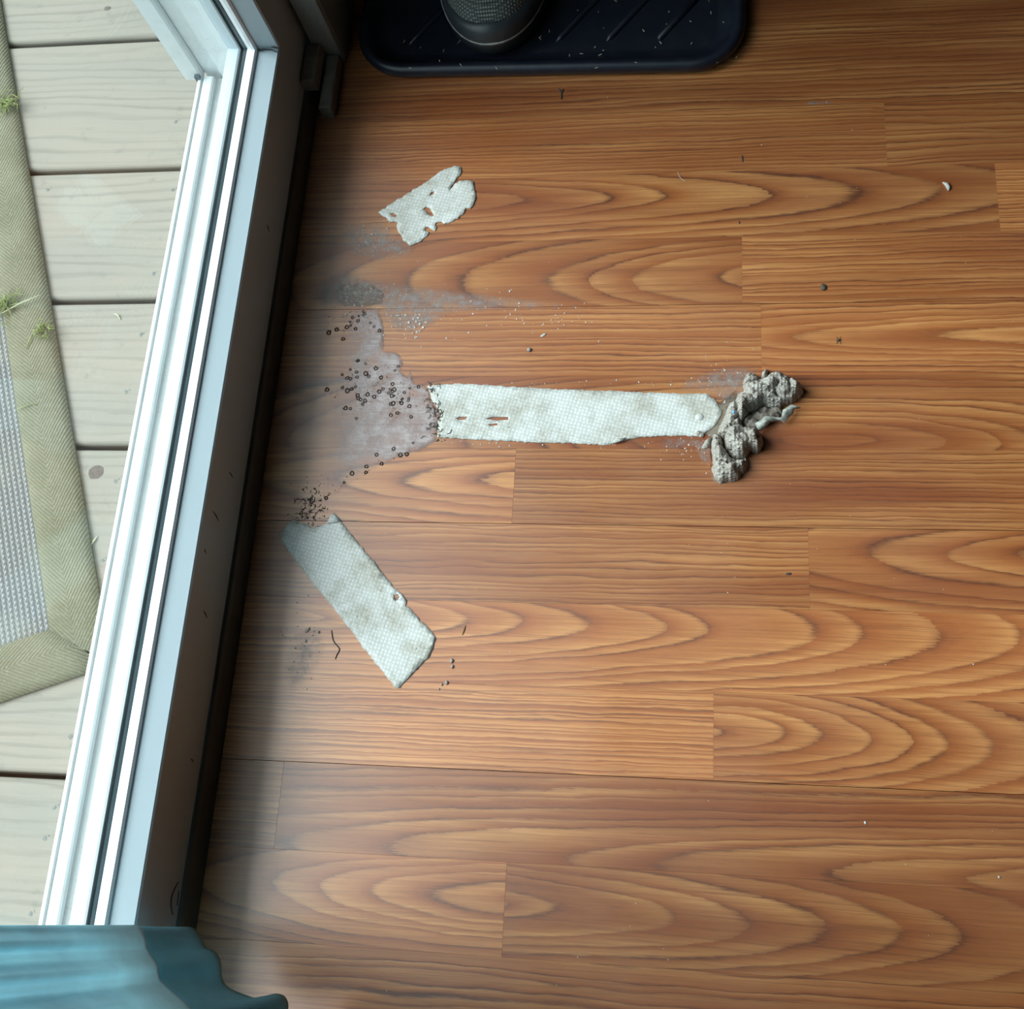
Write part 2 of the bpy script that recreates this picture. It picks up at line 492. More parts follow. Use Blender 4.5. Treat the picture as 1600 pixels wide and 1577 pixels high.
# grain of each strip in view: (row, side) -> axis x px, axis y px, stretch, rings per metre, warp, tone, redness
GR = {
 (-1, 0): (900, 1640, .05, 130, .020, .92, .5),
 (0, 0): (860, 1406, .13, 135, .010, 1.02, .5), (0, 1): (700, 1412, .125, 115, .014, .86, .7),
 (1, 0): (300, 1100, .02, 190, .008, .95, .4), (1, 1): (2300, 1420, .05, 150, .010, .88, .75),
 (2, 0): (500, 1010, .01, 230, .006, 1.18, .25), (2, 1): (1085, 1143, .20, 125, .012, 1.06, .45),
 (3, 0): (420, 962, .105, 140, .010, 1.15, .35),
 (4, 0): (400, 1010, .02, 170, .020, .92, .75), (4, 1): (1900, 872, .12, 105, .012, .98, .75),
 (5, 0): (1000, 755, .10, 120, .018, 1.08, .35), (5, 1): (900, 900, .02, 200, .007, .86, .85),
 (6, 0): (1295, 686, .16, 120, .016, .92, .9),
 (7, 0): (400, 620, .015, 170, .012, 1.02, .55), (7, 1): (1900, 520, .05, 160, .012, 1.12, .45),
 (8, 0): (1330, 432, .15, 95, .014, .92, .7), (8, 1): (1500, 320, .02, 170, .014, 1.00, .6),
 (9, 0): (560, 320, .085, 125, .012, .94, .7), (9, 1): (1500, 420, .01, 230, .005, 1.15, .2),
 (10, 0): (700, 300, .01, 210, .007, .95, .6), (10, 1): (1700, 330, .06, 130, .02, .92, .55),
 (11, 0): (900, 40, .03, 150, .012, .86, .75), (12, 0): (700, 120, .02, 190, .01, .86, .8),
}
FX0, FX1 = -0.012, 1.75
rr = random.Random(3)
for row in range(-12, 24):
    y0, y1 = row*W, (row+1)*W
    real0 = 0.00022 if row % 3 == 2 else 0.00003
    real1 = 0.00022 if row % 3 == 1 else 0.00003
    if row in ENDS: e = ENDS[row]; cuts = [e-.62, e, e+.66+rr.random()*.1, e+1.25]
    elif 0 <= row <= 12 or row == -1: cuts = [-.2, .74+rr.random()*.15, 1.4]
    else: a = rr.uniform(-.2, .3); cuts = [a, a+.45, a+.95, a+1.4]
    cuts = [FX0] + [c for c in cuts if FX0+.03 < c < FX1-.03] + [FX1]
    for k in range(len(cuts)-1):
        x0, x1 = cuts[k]+.00003, cuts[k+1]-.00003
        if row in ENDS: side = 0 if x1 <= ENDS[row]+.001 else (1 if x0 <= ENDS[row]+.001 else 2)
        else: side = 0 if k == 0 else 2
        g = GR.get((row, side))
        b = MB().bbox(x0-x0, x1-x0, y0+real0-y0, y1-real1-y0, -.008, 0.0, .00006)
        o = b.build('floor_strip', M_floor, floor_root, loc=(x0, y0, 0))
        if g:
            q = at(g[0], g[1]); o['gx'], o['gy'], o['gs'], o['gf'], o['gw'], o['tone'], o['red'] = q.x, q.y, g[2], float(g[3]), g[4], g[5], g[6]
        else:
            cath = rr.random() < .4
            o['gx'] = rr.uniform(x0, x1); o['gy'] = y0+(W/2 if cath else rr.choice((-.06, .12)))
            o['gs'] = .13 if cath else .02; o['gf'] = 120.0 if cath else 190.0
            o['gw'] = .012; o['tone'] = rr.uniform(.85, 1.1); o['red'] = rr.uniform(.3, .8)
        o['seed'] = float(row*3.7+k*11.3+20)
sub = MB().box(-.0165, 4.0, -2.0, 2.4, -.05, -.0081).build('subfloor', M_floor, floor_root)
for k, v in dict(gx=0., gy=9., gs=0., gf=150., gw=.01, tone=.95, red=.6, seed=1.).items(): sub[k] = v
far = MB().box(FX1, 4.0, -2.0, 2.4, -.008, 0).box(FX0, FX1, -2.0, -12*W-.0005, -.008, 0).box(FX0, FX1, 24*W+.0005, 2.4, -.008, 0)
far = far.build('far_boards', M_floor, floor_root)
for k, v in dict(gx=0., gy=9., gs=0., gf=150., gw=.01, tone=.95, red=.6, seed=4.).items(): far[k] = v

# ------------------------------------------------------------------ room shell
ROT = -0.0165                  # the door wall runs slightly askew to the boards
def struct(o): o['kind'] = 'structure'; return o
VT, VB = .832, -1.06           # ends of the door opening along the wall
w = MB().box(-.13, .004, VT, 2.5, -.05, 2.5).box(-.13, .004, -2.1, VB, -.05, 2.5).box(-.13, .004, VB, VT, 2.09, 2.5)
struct(w.build('wall_left', M_wall, rotz=ROT))
struct(MB().box(-.13, 4.1, 2.36, 2.46, -.05, 2.5).build('wall_back', M_wall))
struct(MB().box(-.13, 4.1, -2.1, -2.0, -.05, 2.5).build('wall_front', M_wall))
struct(MB().box(4.0, 4.1, -2.0, 2.4, -.05, 2.5).build('wall_right', M_wall))
struct(MB().box(-.13, 4.1, -2.1, 2.46, 2.42, 2.5).build('ceiling', M_ceil))
def casing(v0, v1):
    c = .004
    return [(-.010, v0+c), (-.008, v0), (.010, v0), (.0145, v0+.0015), (.016, v0+.006), (.016, v1-.006), (.013, v1), (-.010, v1)]
struct(MB().prism(casing(.764, .838), 0.0, 2.10, 'z').build('trim_1', M_trim, rotz=ROT))
struct(MB().prism(casing(-1.10, -1.03), 0.0, 2.10, 'z').build('trim_2', M_trim, rotz=ROT))
struct(MB().box(.0042, .016, -1.10, .838, 2.1005, 2.17).build('trim_3', M_trim, rotz=ROT))
struct(MB().prism([(.0045, 0.0), (.0165, 0.0), (.0165, .07), (.012, .085), (.0045, .085)], .8385, 2.33, 'y').build('baseboard_left', M_trim, rotz=ROT))

# ------------------------------------------------------------------ door frame
door = tag(empty('door_1', (0, 0, 0), ROT), kind='structure')
S0, S1 = VB+.001, VT-.001
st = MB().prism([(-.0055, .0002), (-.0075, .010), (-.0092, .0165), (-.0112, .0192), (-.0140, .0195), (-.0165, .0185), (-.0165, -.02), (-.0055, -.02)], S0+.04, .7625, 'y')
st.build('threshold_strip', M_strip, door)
MB().prism([(-.0170, -.06), (-.0170, .010), (-.0640, .010), (-.0660, .006), (-.0660, -.007), (-.0700, -.007), (-.0700, -.06)], S0, S1, 'y').build('sill_track', M_vinyl, door)
MB().prism([(-.0701, -.06), (-.0701, -.006), (-.1155, -.006), (-.1155, -.06)], S0, .756, 'y').build('track_channel', M_track, door)
MB().prism([(-.1156, -.06), (-.1156, -.0010), (-.1170, .0005), (-.1255, .0005), (-.1262, -.0025), (-.1272, -.0025), (-.1280, .0015), (-.1310, .0010), (-.1320, -.004), (-.1320, -.06)], S0, .7545, 'y').build('sill_nosing', M_vinyl, door)
MB().prism([(-.1275, .762), (-.1090, .762), (-.1090, .757), (-.0640, .757), (-.0640, .795), (-.0105, .795), (-.0105, S1), (-.1275, S1)], -.06, 2.085, 'z').build('jamb', M_vinyl, door)
MB().prism([(-.1470, .756), (-.1455, .754), (-.1295, .754), (-.1280, .756), (-.1280, S1), (-.1470, S1)], -.004, 2.085, 'z').build('outer_jamb_fin', M_vinyl, door)
MB().box(-.1330, -.1282, .7500, .7538, -.003, .006).build('dark_hole_box', M_gasket, door)  # dark box in place of a hole; the hole's shade is its colour
MB().box(-.1470, -.0105, S0, S0+.035, -.004, 2.085).build('jamb', M_vinyl, door)
MB().box(-.1470, -.0105, S0+.036, .753, 2.052, 2.085).build('header', M_vinyl, door)
MB().bbox(-.0130, .0005, .7225, .7630, .0198, .036, .0015).build('track_stop', M_block, door)
MB().bbox(.0012, .0130, .7050, .7630, .0003, .018, .0015).build('track_stop', M_block, door)

# profile of a panel member: (u, distance outward from the glazed opening)
def panel(name, label, va, vb, za, zb, du, deep):
    root = tag(empty(name, (0, 0, 0), ROT), label, 'door panel', 'sliding door panels')
    prof = [(-.014, deep), (-.014, .0022), (-.0152, .0004), (-.0325, -.0022), (-.0325, .008), (-.0525, .008), (-.0525, .0010), (-.0632, .0022), (-.0640, .004), (-.0640, deep)]
    bead = [(-.0326, .0078), (-.0326, -.0040), (-.0340, -.0058), (-.0372, -.0056), (-.0376, -.0044), (-.0410, -.0036), (-.0440, .0000), (-.0448, .0078)]
    gask = [(-.0449, .0079), (-.0449, .0005), (-.0468, -.0006), (-.0468, .0079)]
    gask2 = [(-.0502, .0079), (-.0502, .0000), (-.0524, .0006), (-.0524, .0079)]
    def member(which, pf, nm, mat):
        n = len(pf); A = []; B = []
        for (u, d) in pf:
            u += du
            if which == 'b': A.append((u, va-d, za-d)); B.append((u, vb+d, za-d))
            if which == 't': A.append((u, va-d, zb+d)); B.append((u, vb+d, zb+d))
            if which == 'r': A.append((u, vb+d, za-d)); B.append((u, vb+d, zb+d))
            if which == 'l': A.append((u, va-d, za-d)); B.append((u, va-d, zb+d))
        f = [tuple(range(n)), tuple(range(2*n-1, n-1, -1))]+[(i, (i+1) % n, n+(i+1) % n, n+i) for i in range(n)]
        return mesh(nm, A+B, f, mat, root)
    for which, nm in (('b', 'bottom_rail'), ('t', 'top_rail'), ('r', 'stile'), ('l', 'stile')):
        mo = member(which, prof, nm, M_rail)
        for pf, pn, pm in ((bead, 'glazing_bead', M_bead), (gask, 'gasket', M_gasket), (gask2, 'gasket', M_gasket)):
            member(which, pf, pn, pm).parent = mo
    MB().box(du-.0500, du-.0470, va-.007, vb+.007, za-.007, zb+.007).build('glass_pane', M_glass, root)
    return root
pA = panel('sliding_panel', 'pale vinyl framed glass door panel along the wood floor', -.130, .7205, .0920, 1.97, 0.0, .0715)
pB = panel('sliding_panel', 'outer vinyl framed glass door panel behind the teal curtain', -.950, -.190, .0920, 1.97, -.0505, .0715)
pA_rail = [c for c in pA.children if c.name.startswith('bottom_rail')][0]
# welded corner seam of the visible corner, and marks on the rail face
e1 = MB(); e1.tube([(-.0150, .7150, .0931), (-.0200, .7170, .0940), (-.0265, .7172, .0950), (-.0315, .7155, .0957)], .0006, 5)
e1.tube([(-.0150, .7190, .0931), (-.0200, .7205, .0940), (-.0265, .7206, .0950), (-.0315, .7195, .0957)], .0006, 5)
e1.build('corner_seam', M_mark, pA_rail)
hs = MB(); hs.tube(catmull([(-.0136, .014+.022*k/5, .026+.011*math.sin(math.pi*(.12+.8*k/5))) for k in range(6)], 3), .0005, 4)
hs.tube([(-.0136, .020, .024), (-.0136, .030, .025)], .0004, 4)
hs.build('scuff_mark', M_mark, pA_rail)
for (v, z, dv, dz) in ((.300, .060, .004, .014), (.340, .045, .002, .010), (.270, .075, .003, .004), (.120, .035, .002, .006), (.56, .050, .003, .008), (.225, .052, .004, .010)):
    MB().tube([(-.0138, v, z), (-.0138, v+dv*.6, z+dz*.5), (-.0138, v+dv, z+dz)], [.0002, .0006, .0002], 4).build('scuff_mark', M_mark, pA_rail)

# ------------------------------------------------------------------ deck
ZD = -.060
deck = tag(empty('deck'), kind='structure')
gaps = [at(150, 61, ZD).y, at(170, 262, ZD).y, at(160, 466.5, ZD).y, at(160, 694.5, ZD).y]
p = (gaps[3]-at(75, 1208, ZD).y)/2
gaps += [gaps[3]-p, gaps[3]-2*p]
gaps.sort()
while gaps[0] > -1.3: gaps.insert(0, gaps[0]-.1455)
while gaps[-1] < 2.3: gaps.append(gaps[-1]+.1455)
M_screw = mat_plain('screw steel', (.13, .13, .115), .45, .2, 200)
M_knot = mat_plain('knot wood', (.13, .10, .085), .8, .3, 300)
screws = [(275, 190), (270, 297), (240, 428), (221, 523), (197, 613), (75, 297), (181, 752), (160, 876), (110, 1151), (85, 1262), (70, 1310), (48, 1428)]
for i in range(len(gaps)-1):
    y0, y1 = gaps[i]+.0, gaps[i+1]-.0045
    b = MB()
    pr = []
    r = .005
    for (cy, cz, a0) in ((y1-r, ZD-r, 0), (y0+r, ZD-r, 90)):
        for k in range(5):
            a = math.radians(a0+k*22.5); pr.append((cy+r*math.cos(a), cz+r*math.sin(a)))
    pr += [(y0, ZD-.026), (y1, ZD-.026)]
    n = len(pr); xa, xb = -3.0, -.1335
    b.add([(xa, q[0], q[1]) for q in pr]+[(xb, q[0], q[1]) for q in pr],
          [tuple(range(n)), tuple(range(2*n-1, n-1, -1))]+[(k, (k+1) % n, n+(k+1) % n, n+k) for k in range(n)])
    o = b.build('deck_board', M_deck, deck); o['seed'] = float(i*4.31)
    for (sx, sy) in screws:
        w_ = at(sx, sy, ZD)
        if y0+.004 < w_.y < y1-.004:
            s_ = MB().blob((w_.x, w_.y, ZD-.0003), .0030, .0024, .0006, 9, sx, .3, 2)
            s_.blob((w_.x+.003, w_.y+.002, ZD-.0003), .0016, .0008, .0005, 6, sy, .3, 2)
            s_.build('screw', M_screw, o)
    for (kx, ky, ka, kb) in ((150, 738, .0098, .0085), (168, 13, .0050, .0036)):
        w_ = at(kx, ky, ZD)
        if y0 < w_.y < y1: MB().blob((w_.x, w_.y, ZD-.0003), ka, kb, .0006, 14, .2, .08, 2).build('knot', M_knot, o)
MB().box(-3.0, -.135, -1.3, 2.3, ZD-.17, ZD-.15).build('deck_shade_sheet', mat_plain('under-deck shade brown', (.08, .06, .045), .9), deck)  # added dark sheet below the whole deck, stands for shade in the gaps
struct(MB().box(-70, -.14, -60, 60, -.7, -.6).build('ground', mat_ground()))

# ------------------------------------------------------------------ woven door mat on the deck
ZM = ZD+.0085
a_, b_ = at(22, 150, ZM), at(146, 900, ZM)
ydir = (a_-b_).normalized(); ang = math.atan2(ydir.y, ydir.x)-math.pi/2
c1, c2 = at(128, 1052, ZM), at(0, 1097, ZM)
# corner: intersection of right edge and lower edge
d2 = Vector((math.cos(ang), math.sin(ang), 0))*-1
ex = (c2-c1).normalized()
den = ydir.x*ex.y-ydir.y*ex.x
tt = ((c1.x-b_.x)*ex.y-(c1.y-b_.y)*ex.x)/den
corner = b_+ydir*tt
mroot = tag(empty('door_mat', (corner.x, corner.y, ZD), ang), 'olive bordered woven door mat lying on the grey deck boards', 'door mat')
M_mb, M_mf = mat_matborder(), mat_matfield()
MW, ML, BW = .50, .80, .052
def band(name, L, inset, loc, rz, rot):
    """border band: local x across (0 = middle), y along; mitred ends, domed thickness"""
    nx, ny = 9, 24; v = []; f = []
    for j in range(ny):
        for i in range(nx):
            x = -BW/2+BW*i/(nx-1)
            m = BW/2+x                       # distance from the outer side
            y = m+(L-2*m)*j/(ny-1)
            if m < .02:                      # rounded outer corner
                cut = .012*(1-m/.02)**2
                y = m+cut+(L-2*m-2*cut)*j/(ny-1)
            hh = .0085*(1-abs(2*i/(nx-1)-1)**4*.55)
            v.append((x, y, hh))
    n = len(v)
    v += [(q[0], q[1], .0002) for q in v]
    for j in range(ny-1):
        for i in range(nx-1):
            a = j*nx+i; f.append((a, a+1, a+1+nx, a+nx)); f.append((n+a, n+a+nx, n+a+1+nx, n+a+1))
    for j in range(ny-1):
        for i in (0, nx-1):
            a = j*nx+i; f.append((a, a+nx, n+a+nx, n+a))
    for i in range(nx-1):
        for j in (0, ny-1):
            a = j*nx+i; f.append((a, a+1, n+a+1, n+a))
    o = mesh(name, v, f, M_mb, mroot, True); o.location = loc; o.rotation_euler.z = rot
    return o
# right side (outer side at local x=0), lower, left, upper
band('border_band', ML, 0, (-BW/2, ML, 0), 0, math.pi)
band('border_band', MW, 0, (0, BW/2, 0), 0, math.pi/2)
band('border_band', ML, 0, (-MW+BW/2, 0, 0), 0, 0)
band('border_band', MW, 0, (-MW, ML-BW/2, 0), 0, -math.pi/2)
MB().box(-MW+BW-.006, -BW+.006, BW-.006, ML-BW+.006, .0003, .0062).build('woven_field', M_mf, mroot)

M_grass = mat_plain('dry grass', (.24, .27, .10), .8, .35, 90)
M_straw = mat_plain('pale straw', (.45, .43, .28), .8, .2, 90)
def grass(px, py, n, spread, L, label, z=ZM+.001, mat=M_grass):
    c = at(px, py, z); b = MB(); rg = random.Random(int(px*7+py))
    for k in range(n):
        a = rg.uniform(0, 6.28); l = L*rg.uniform(.4, 1)
        x, y = c.x+rg.gauss(0, spread), c.y+rg.gauss(0, spread); zz = z+rg.uniform(0, .004)
        bend = rg.uniform(-.5, .5)
        b.tube([(x, y, zz), (x+l*.5*math.cos(a), y+l*.5*math.sin(a), zz+.0015), (x+l*math.cos(a+bend), y+l*math.sin(a+bend), zz)], [.0005, .0006, .0002], 4)
    return tag(b.build('grass_clump', mat), label, 'grass', 'grass clippings on the deck', 'stuff')
grass(12, 160, 45, .006, .014, 'green grass clippings at the upper edge of the door mat')
grass(8, 478, 40, .006, .022, 'tuft of grass clippings on the mat border by the left edge')
grass(66, 517, 45, .0035, .008, 'small round green grass tuft near the mat edge')
def straw(p0, p1, label, z, mat=M_straw, r=.0008):
    a, b = at(*p0, z), at(*p1, z); m = (a+b)/2+Vector((.001, .001, .001))
    return tag(MB().tube([a, m, b], [r*.5, r, r*.4], 5).build('straw', mat), label, 'straw', 'loose straws')
straw((2, 490), (62, 461), 'long pale straw lying across the mat border', ZM+.004)
straw((178, 490), (188, 500), 'short pale straw on the deck board beside the mat', ZD+.0008)
straw((140, 855), (152, 838), 'short pale straw on the deck near the door sill', ZD+.0008)
straw((40, 545), (50, 522), 'dark stalk on the mat border under the grass tuft', ZM+.001, M_grass, .0006)
straw((25, 640), (60, 630), 'bent thin blade on the lower mat border', ZM+.001, M_grass, .0005)

# ------------------------------------------------------------------ tape pieces stuck to the floor
def tape_top(seed, curl=None):
    def f(x, y, d):
        h = .00065+.00035*noise.noise(Vector((x*120, y*120, seed)))+.0002*noise.noise(Vector((x*500, y*500, seed)))
        if d < .0006: h += .0002
        if curl: h += curl(x, y)
        return max(h, .0004)
    return f
def zc(pts, x0, y0, s): return [(x0+x/s, y0+y/s) for x, y in pts]
# short torn piece (measured on a 5.333x enlargement)
T1 = zc([(485,545),(600,470),(700,408),(800,348),(900,285),(980,222),(1060,180),(1120,158),(1178,168),(1182,205),(1168,238),(1140,262),(1120,295),(1092,330),(1078,372),(1100,345),(1128,305),(1160,286),(1205,282),(1240,276),(1275,284),(1282,325),(1296,370),(1298,425),(1285,480),(1252,515),(1212,512),(1208,545),(1160,585),(1095,628),(1035,645),(1018,622),(968,632),(958,650),(976,672),(962,702),(925,688),(895,665),(872,690),(880,706),(912,715),(898,742),(850,775),(792,812),(745,828),(735,808),(700,790),(690,762),(655,712),(640,668),(650,625),(600,628),(562,608),(555,590),(520,575)], 500, 230, 5.333)
H1 = [zc([(855,522),(882,500),(915,512),(935,548),(952,575),(925,578),(900,560),(885,532)], 500, 230, 5.333),
      zc([(915,402),(930,375),(955,372),(945,398),(920,408)], 500, 230, 5.333),
      zc([(575,556),(610,552),(645,572),(630,588),(600,578)], 500, 230, 5.333)]
t1 = sheet('tape_piece', ragged(P(T1), .0014, .0012, 1, .4), [P(h) for h in H1], .0035, tape_top(1), None, M_tape)
tag(t1, 'short torn white tape scrap with ragged holes near the boot tray', 'tape', 'white tape pieces on the floor')
# long strip, joined to the crumpled end
T2 = [(668,603),(720,600),(800,605),(880,609),(960,612),(1040,615),(1105,616),(1120,628),(1128,645),(1118,665),(1095,682),(1060,681),(1020,682),(985,686),(962,693),(945,696),(900,693),(840,692),(780,689),(720,686),(684,684),(684,664),(690,648),(676,628),(672,615)]
H2 = [zc([(1065,815),(1085,806),(1130,806),(1120,822),(1075,826)], 420, 430, 3.636),
      zc([(1225,818),(1270,806),(1362,808),(1360,824),(1290,828)], 420, 430, 3.636),
      zc([(1245,848),(1300,843),(1300,856),(1258,860)], 420, 430, 3.636)]
t2 = sheet('tape_strip', ragged(P(T2), .002, .0011, 5), [P(h) for h in H2], .004, tape_top(4), None, M_tape)
tag(t2, 'long horizontal white tape strip leading to the crumpled wad', 'tape', 'white tape pieces on the floor')
c = at(1093, 652); bb = MB().blob((c.x, c.y, .0004), .0036, .0032, .0016, 12, 0, .05, 4); bb.build('air_bubble', mat_plain('bubble', (.5, .52, .5), .2), t2, True)
fl = sheet('lifted_flap', P([(955,693),(962,688),(979,686),(972,691),(962,694)]), [], .002, lambda x, y, d: .0030+.001*noise.noise(Vector((x*200, y*200, 1))), lambda x, y, d: .0024, M_tape, t2)
# diagonal strip (4.444x enlargement)
T3 = zc([(158,245),(195,205),(250,152),(272,135),(290,172),(330,168),(372,185),(388,205),(440,192),(490,172),(505,140),(535,98),(565,120),(592,158),(612,185),(680,270),(760,370),(830,450),(900,545),(972,630),(1020,670),(1045,705),(1035,742),(1075,765),(1130,825),(1135,850),(1180,878),(1222,925),(1248,968),(1232,1020),(1210,1085),(1150,1150),(1090,1212),(1030,1275),(1000,1312),(968,1312),(930,1262),(850,1160),(760,1050),(700,965),(640,890),(560,785),(480,685),(400,595),(310,475),(230,365),(185,310)], 400, 780, 4.444)
H3 = [zc([(955,668),(985,662),(1000,680),(985,702),(968,712),(960,692)], 400, 780, 4.444)]
t3 = sheet('tape_piece', ragged(P(T3), .002, .0009, 9), [P(h) for h in H3], .004, tape_top(8), None, M_tape)
tag(t3, 'slanted white tape strip lying closest to the teal curtain', 'tape', 'white tape pieces on the floor')
sheet('peeled_corner', P(zc([(500,172),(515,130),(538,98),(590,155),(560,165)], 400, 780, 4.444)), [], .003, lambda x, y, d: .0020, lambda x, y, d: .0013, M_tape, t3)

# ------------------------------------------------------------------ crumpled wad of tape
wad = tag(empty('crumpled_tape', at(1170, 670)), 'crumpled grey wad of dirty tape at the end of the long strip', 'tape wad')
bpy.context.view_layer.update()
def wz(x, y, z): return (x, y, z)
def wlump(name, px, h, base, seed, rough=1.0, grid=.0013, mat=M_wad, lean=(0, 0), flat=.010):
    out = ragged(P(px), .0018, .0011, seed)
    def top(x, y, d):
        k = min(1, d/flat); s = (1-(1-k)**2.2)**.62
        q = Vector((x, y, seed*.01))
        wx = x+.004*noise.noise(q*90); wy = y+.004*noise.noise(q*90+Vector((7, 3, 1)))
        big = noise.noise(Vector((wx*60, wy*60, seed)))
        cr = noise.noise(Vector((wx*85+seed, wy*85, 2))); cr2 = noise.noise(Vector((wx*170, wy*170+seed, 5)))
        crease = math.exp(-(cr/.07)**2)*.0060+math.exp(-(cr2/.09)**2)*.0022
        fold = abs(noise.noise(Vector((wx*120+3*seed, wy*120, 9))))*.0050
        fine = noise.noise(Vector((x*620, y*620, seed)))
        hh = h*(.80+.38*big)+rough*(fold-crease)
        return base+max(.0006, s*max(hh, h*.20)+.0006*rough*fine*s)
    o = sheet(name, out, [], grid, top, lambda x, y, d: max(.0, base-.0002), mat, None)
    o.parent = wad; o.matrix_parent_inverse = wad.matrix_world.inverted()
    return o
def zw(pts): return zc(pts, 1080, 560, 7.51)
wlump('fold', zw([(250,905),(300,890),(345,920),(370,980),(380,1060),(430,1120),(480,1190),(560,1200),(640,1180),(670,1240),(655,1330),(580,1375),(560,1430),(500,1455),(420,1450),(340,1475),(280,1420),(245,1330),(255,1200),(235,1080),(240,980)]), .019, 0, 3, 1.1)
wlump('fold', zw([(385,960),(430,850),(520,790),(640,830),(740,850),(800,880),(840,940),(855,1010),(820,1080),(770,1125),(700,1100),(650,1180),(560,1215),(470,1170),(400,1090)]), .026, 0, 12, 1.0)
wlump('fold', zw([(500,530),(540,440),(620,400),(600,330),(680,310),(760,290),(860,270),(900,240),(990,210),(1080,220),(1150,260),(1230,305),(1290,345),(1325,400),(1300,450),(1240,500),(1180,540),(1090,560),(1050,600),(940,610),(860,560),(800,600),(700,640),(640,720),(590,770),(540,700),(510,620)]), .030, 0, 21, 1.0, flat=.013)
wlump('fold', zw([(385,690),(440,560),(520,520),(620,560),(640,640),(580,740),(620,830),(520,830),(430,880),(400,800),(370,760)]), .020, 0, 33, 1.2)
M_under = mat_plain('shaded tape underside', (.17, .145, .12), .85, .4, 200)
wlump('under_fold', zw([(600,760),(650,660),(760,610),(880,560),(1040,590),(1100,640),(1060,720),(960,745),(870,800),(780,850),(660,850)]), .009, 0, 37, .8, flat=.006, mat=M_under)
wlump('fold', zw([(330,800),(400,690),(470,640),(560,700),(600,790),(560,860),(460,910),(370,930),(310,880)]), .013, 0, 39, 1.1)
wlump('fold', zw([(600,310),(640,215),(710,195),(760,200),(800,240),(790,300),(700,320),(640,330)]), .017, 0, 41, 1.2, flat=.006)
wlump('crumb', zw([(815,260),(830,180),(870,125),(900,150),(895,200),(910,225),(870,265)]), .014, 0, 45, .6, flat=.004, mat=M_tape)
wlump('crumb', zw([(120,1050),(160,970),(205,930),(240,950),(220,1030),(160,1070)]), .006, 0, 47, .8, flat=.005)
wlump('crumb', zw([(40,890),(90,850),(150,880),(140,930),(80,920)]), .004, .0008, 49, .5, flat=.004)
# white backing flap curling out from under the upper fold
ff = MB()
path = [zw([q])[0] for q in ((800,845),(880,800),(930,765),(980,735),(1040,725),(1095,750),(1150,690),(1190,640),(1215,600),(1285,590))]
low = [zw([q])[0] for q in ((740,760),(820,720),(870,690),(930,660),(1000,680),(1050,690),(1080,600),(1120,560),(1170,550),(1250,565))]
V_ = []
for i, (a, b) in enumerate(zip(low, path)):
    za_, zb_ = (.010, .006) if i < 4 else (.009+.002*(i % 2), .006)
    j1, j2 = random.uniform(-2.2, 2.2), random.uniform(-1.6, 1.6)
    V_ += [at(a[0]+j2, a[1]+j1, za_), at((a[0]+b[0])/2, (a[1]+b[1])/2+j2, (za_+zb_)/2+random.uniform(-.001, .004)), at(b[0]+j1*.6, b[1]+j2, zb_)]
n = len(V_); V_ += [v-Vector((0, 0, .0007)) for v in V_]
F_ = []
for i in range(len(path)-1):
    for j in range(2):
        a = i*3+j; F_ += [(a, a+1, a+4, a+3), (n+a, n+a+3, n+a+4, n+a+1)]
    for j in (0, 2):
        a = i*3+j; F_.append((a, a+3, n+a+3, n+a))
for i in (0, len(path)-1):
    for j in range(2):
        a = i*3+j; F_.append((a, a+1, n+a+1, n+a))
o = mesh('backing_flap', V_, F_, mat_plain('torn backing film', (.36, .37, .33), .5, .5, 260), None, True)
o.parent = wad; o.matrix_parent_inverse = wad.matrix_world.inverted()
c = at(*zw([(498, 630)])[0], .0195)
o = MB().blob(c, .0012, .0016, .0012, 8).build('blue_fleck', mat_plain('blue plastic fleck', (.15, .40, .75), .4), None, True)
o.parent = wad; o.matrix_parent_inverse = wad.matrix_world.inverted()

# ------------------------------------------------------------------ adhesive residue left on the boards
def residue(name, px, mat, label, fade, seed, amp=.0012, grid=.005, group='dried adhesive films'):
    out = ragged(P(px), .003, amp, seed)
    o = sheet(name, out, [], grid, lambda x, y, d: .00035, lambda x, y, d: .00005, mat)
    me = o.data; a = me.attributes.new('fade', 'FLOAT', 'POINT')
    for i, v in enumerate(me.vertices):
        a.data[i].value = fade(v.co.x, v.co.y, edge_dist((v.co.x, v.co.y), out))
    return tag(o, label, 'residue', group)
M_r1 = mat_residue('mauve adhesive film', (.50, .41, .40), .92, .20)
M_r2 = mat_residue('dusty glue haze', (.36, .31, .29), .55, .40, nscale=140, lo=.42, hi=.66)
M_r3 = mat_residue('rough glossy glue', (.46, .42, .41), .35, .10, nscale=200, lo=.42, hi=.60)
R1 = [(494,487),(560,484),(592,482),(598,505),(600,530),(598,548),(607,550),(618,551),(626,556),(630,566),(625,580),(636,592),(641,580),(645,592),(646,600),(664,603),(672,615),(676,630),(688,648),(684,664),(681,690),(660,702),(620,716),(580,738),(545,760),(505,785),(475,800),(452,800),(455,740),(462,680),(470,620),(480,550)]
residue('adhesive_residue', R1, M_r1, 'large mauve adhesive film between the long tape strip and door', lambda x, y, d: min(1, max(0, (x-.052)/.035))*(min(1, d/.022) if y < .372 else min(1, .35+d/.005)), 3)
R2 = [(500,435),(545,425),(600,440),(700,452),(820,466),(930,480),(940,486),(800,484),(700,492),(660,520),(620,520),(600,500),(592,482),(510,484),(490,470)]
residue('adhesive_residue', R2, M_r2, 'hazy glue trail along the board joint above the mauve film', lambda x, y, d: min(1, d/.008), 6)
R3 = [(518,455),(545,442),(580,445),(600,458),(598,474),(575,479),(530,478)]
residue('adhesive_residue', R3, M_r3, 'rough shiny dark glue patch left of the board joint', lambda x, y, d: min(1, d/.011), 8)
R4 = [(530,350),(600,345),(625,370),(655,385),(640,402),(590,410),(545,400),(520,380)]
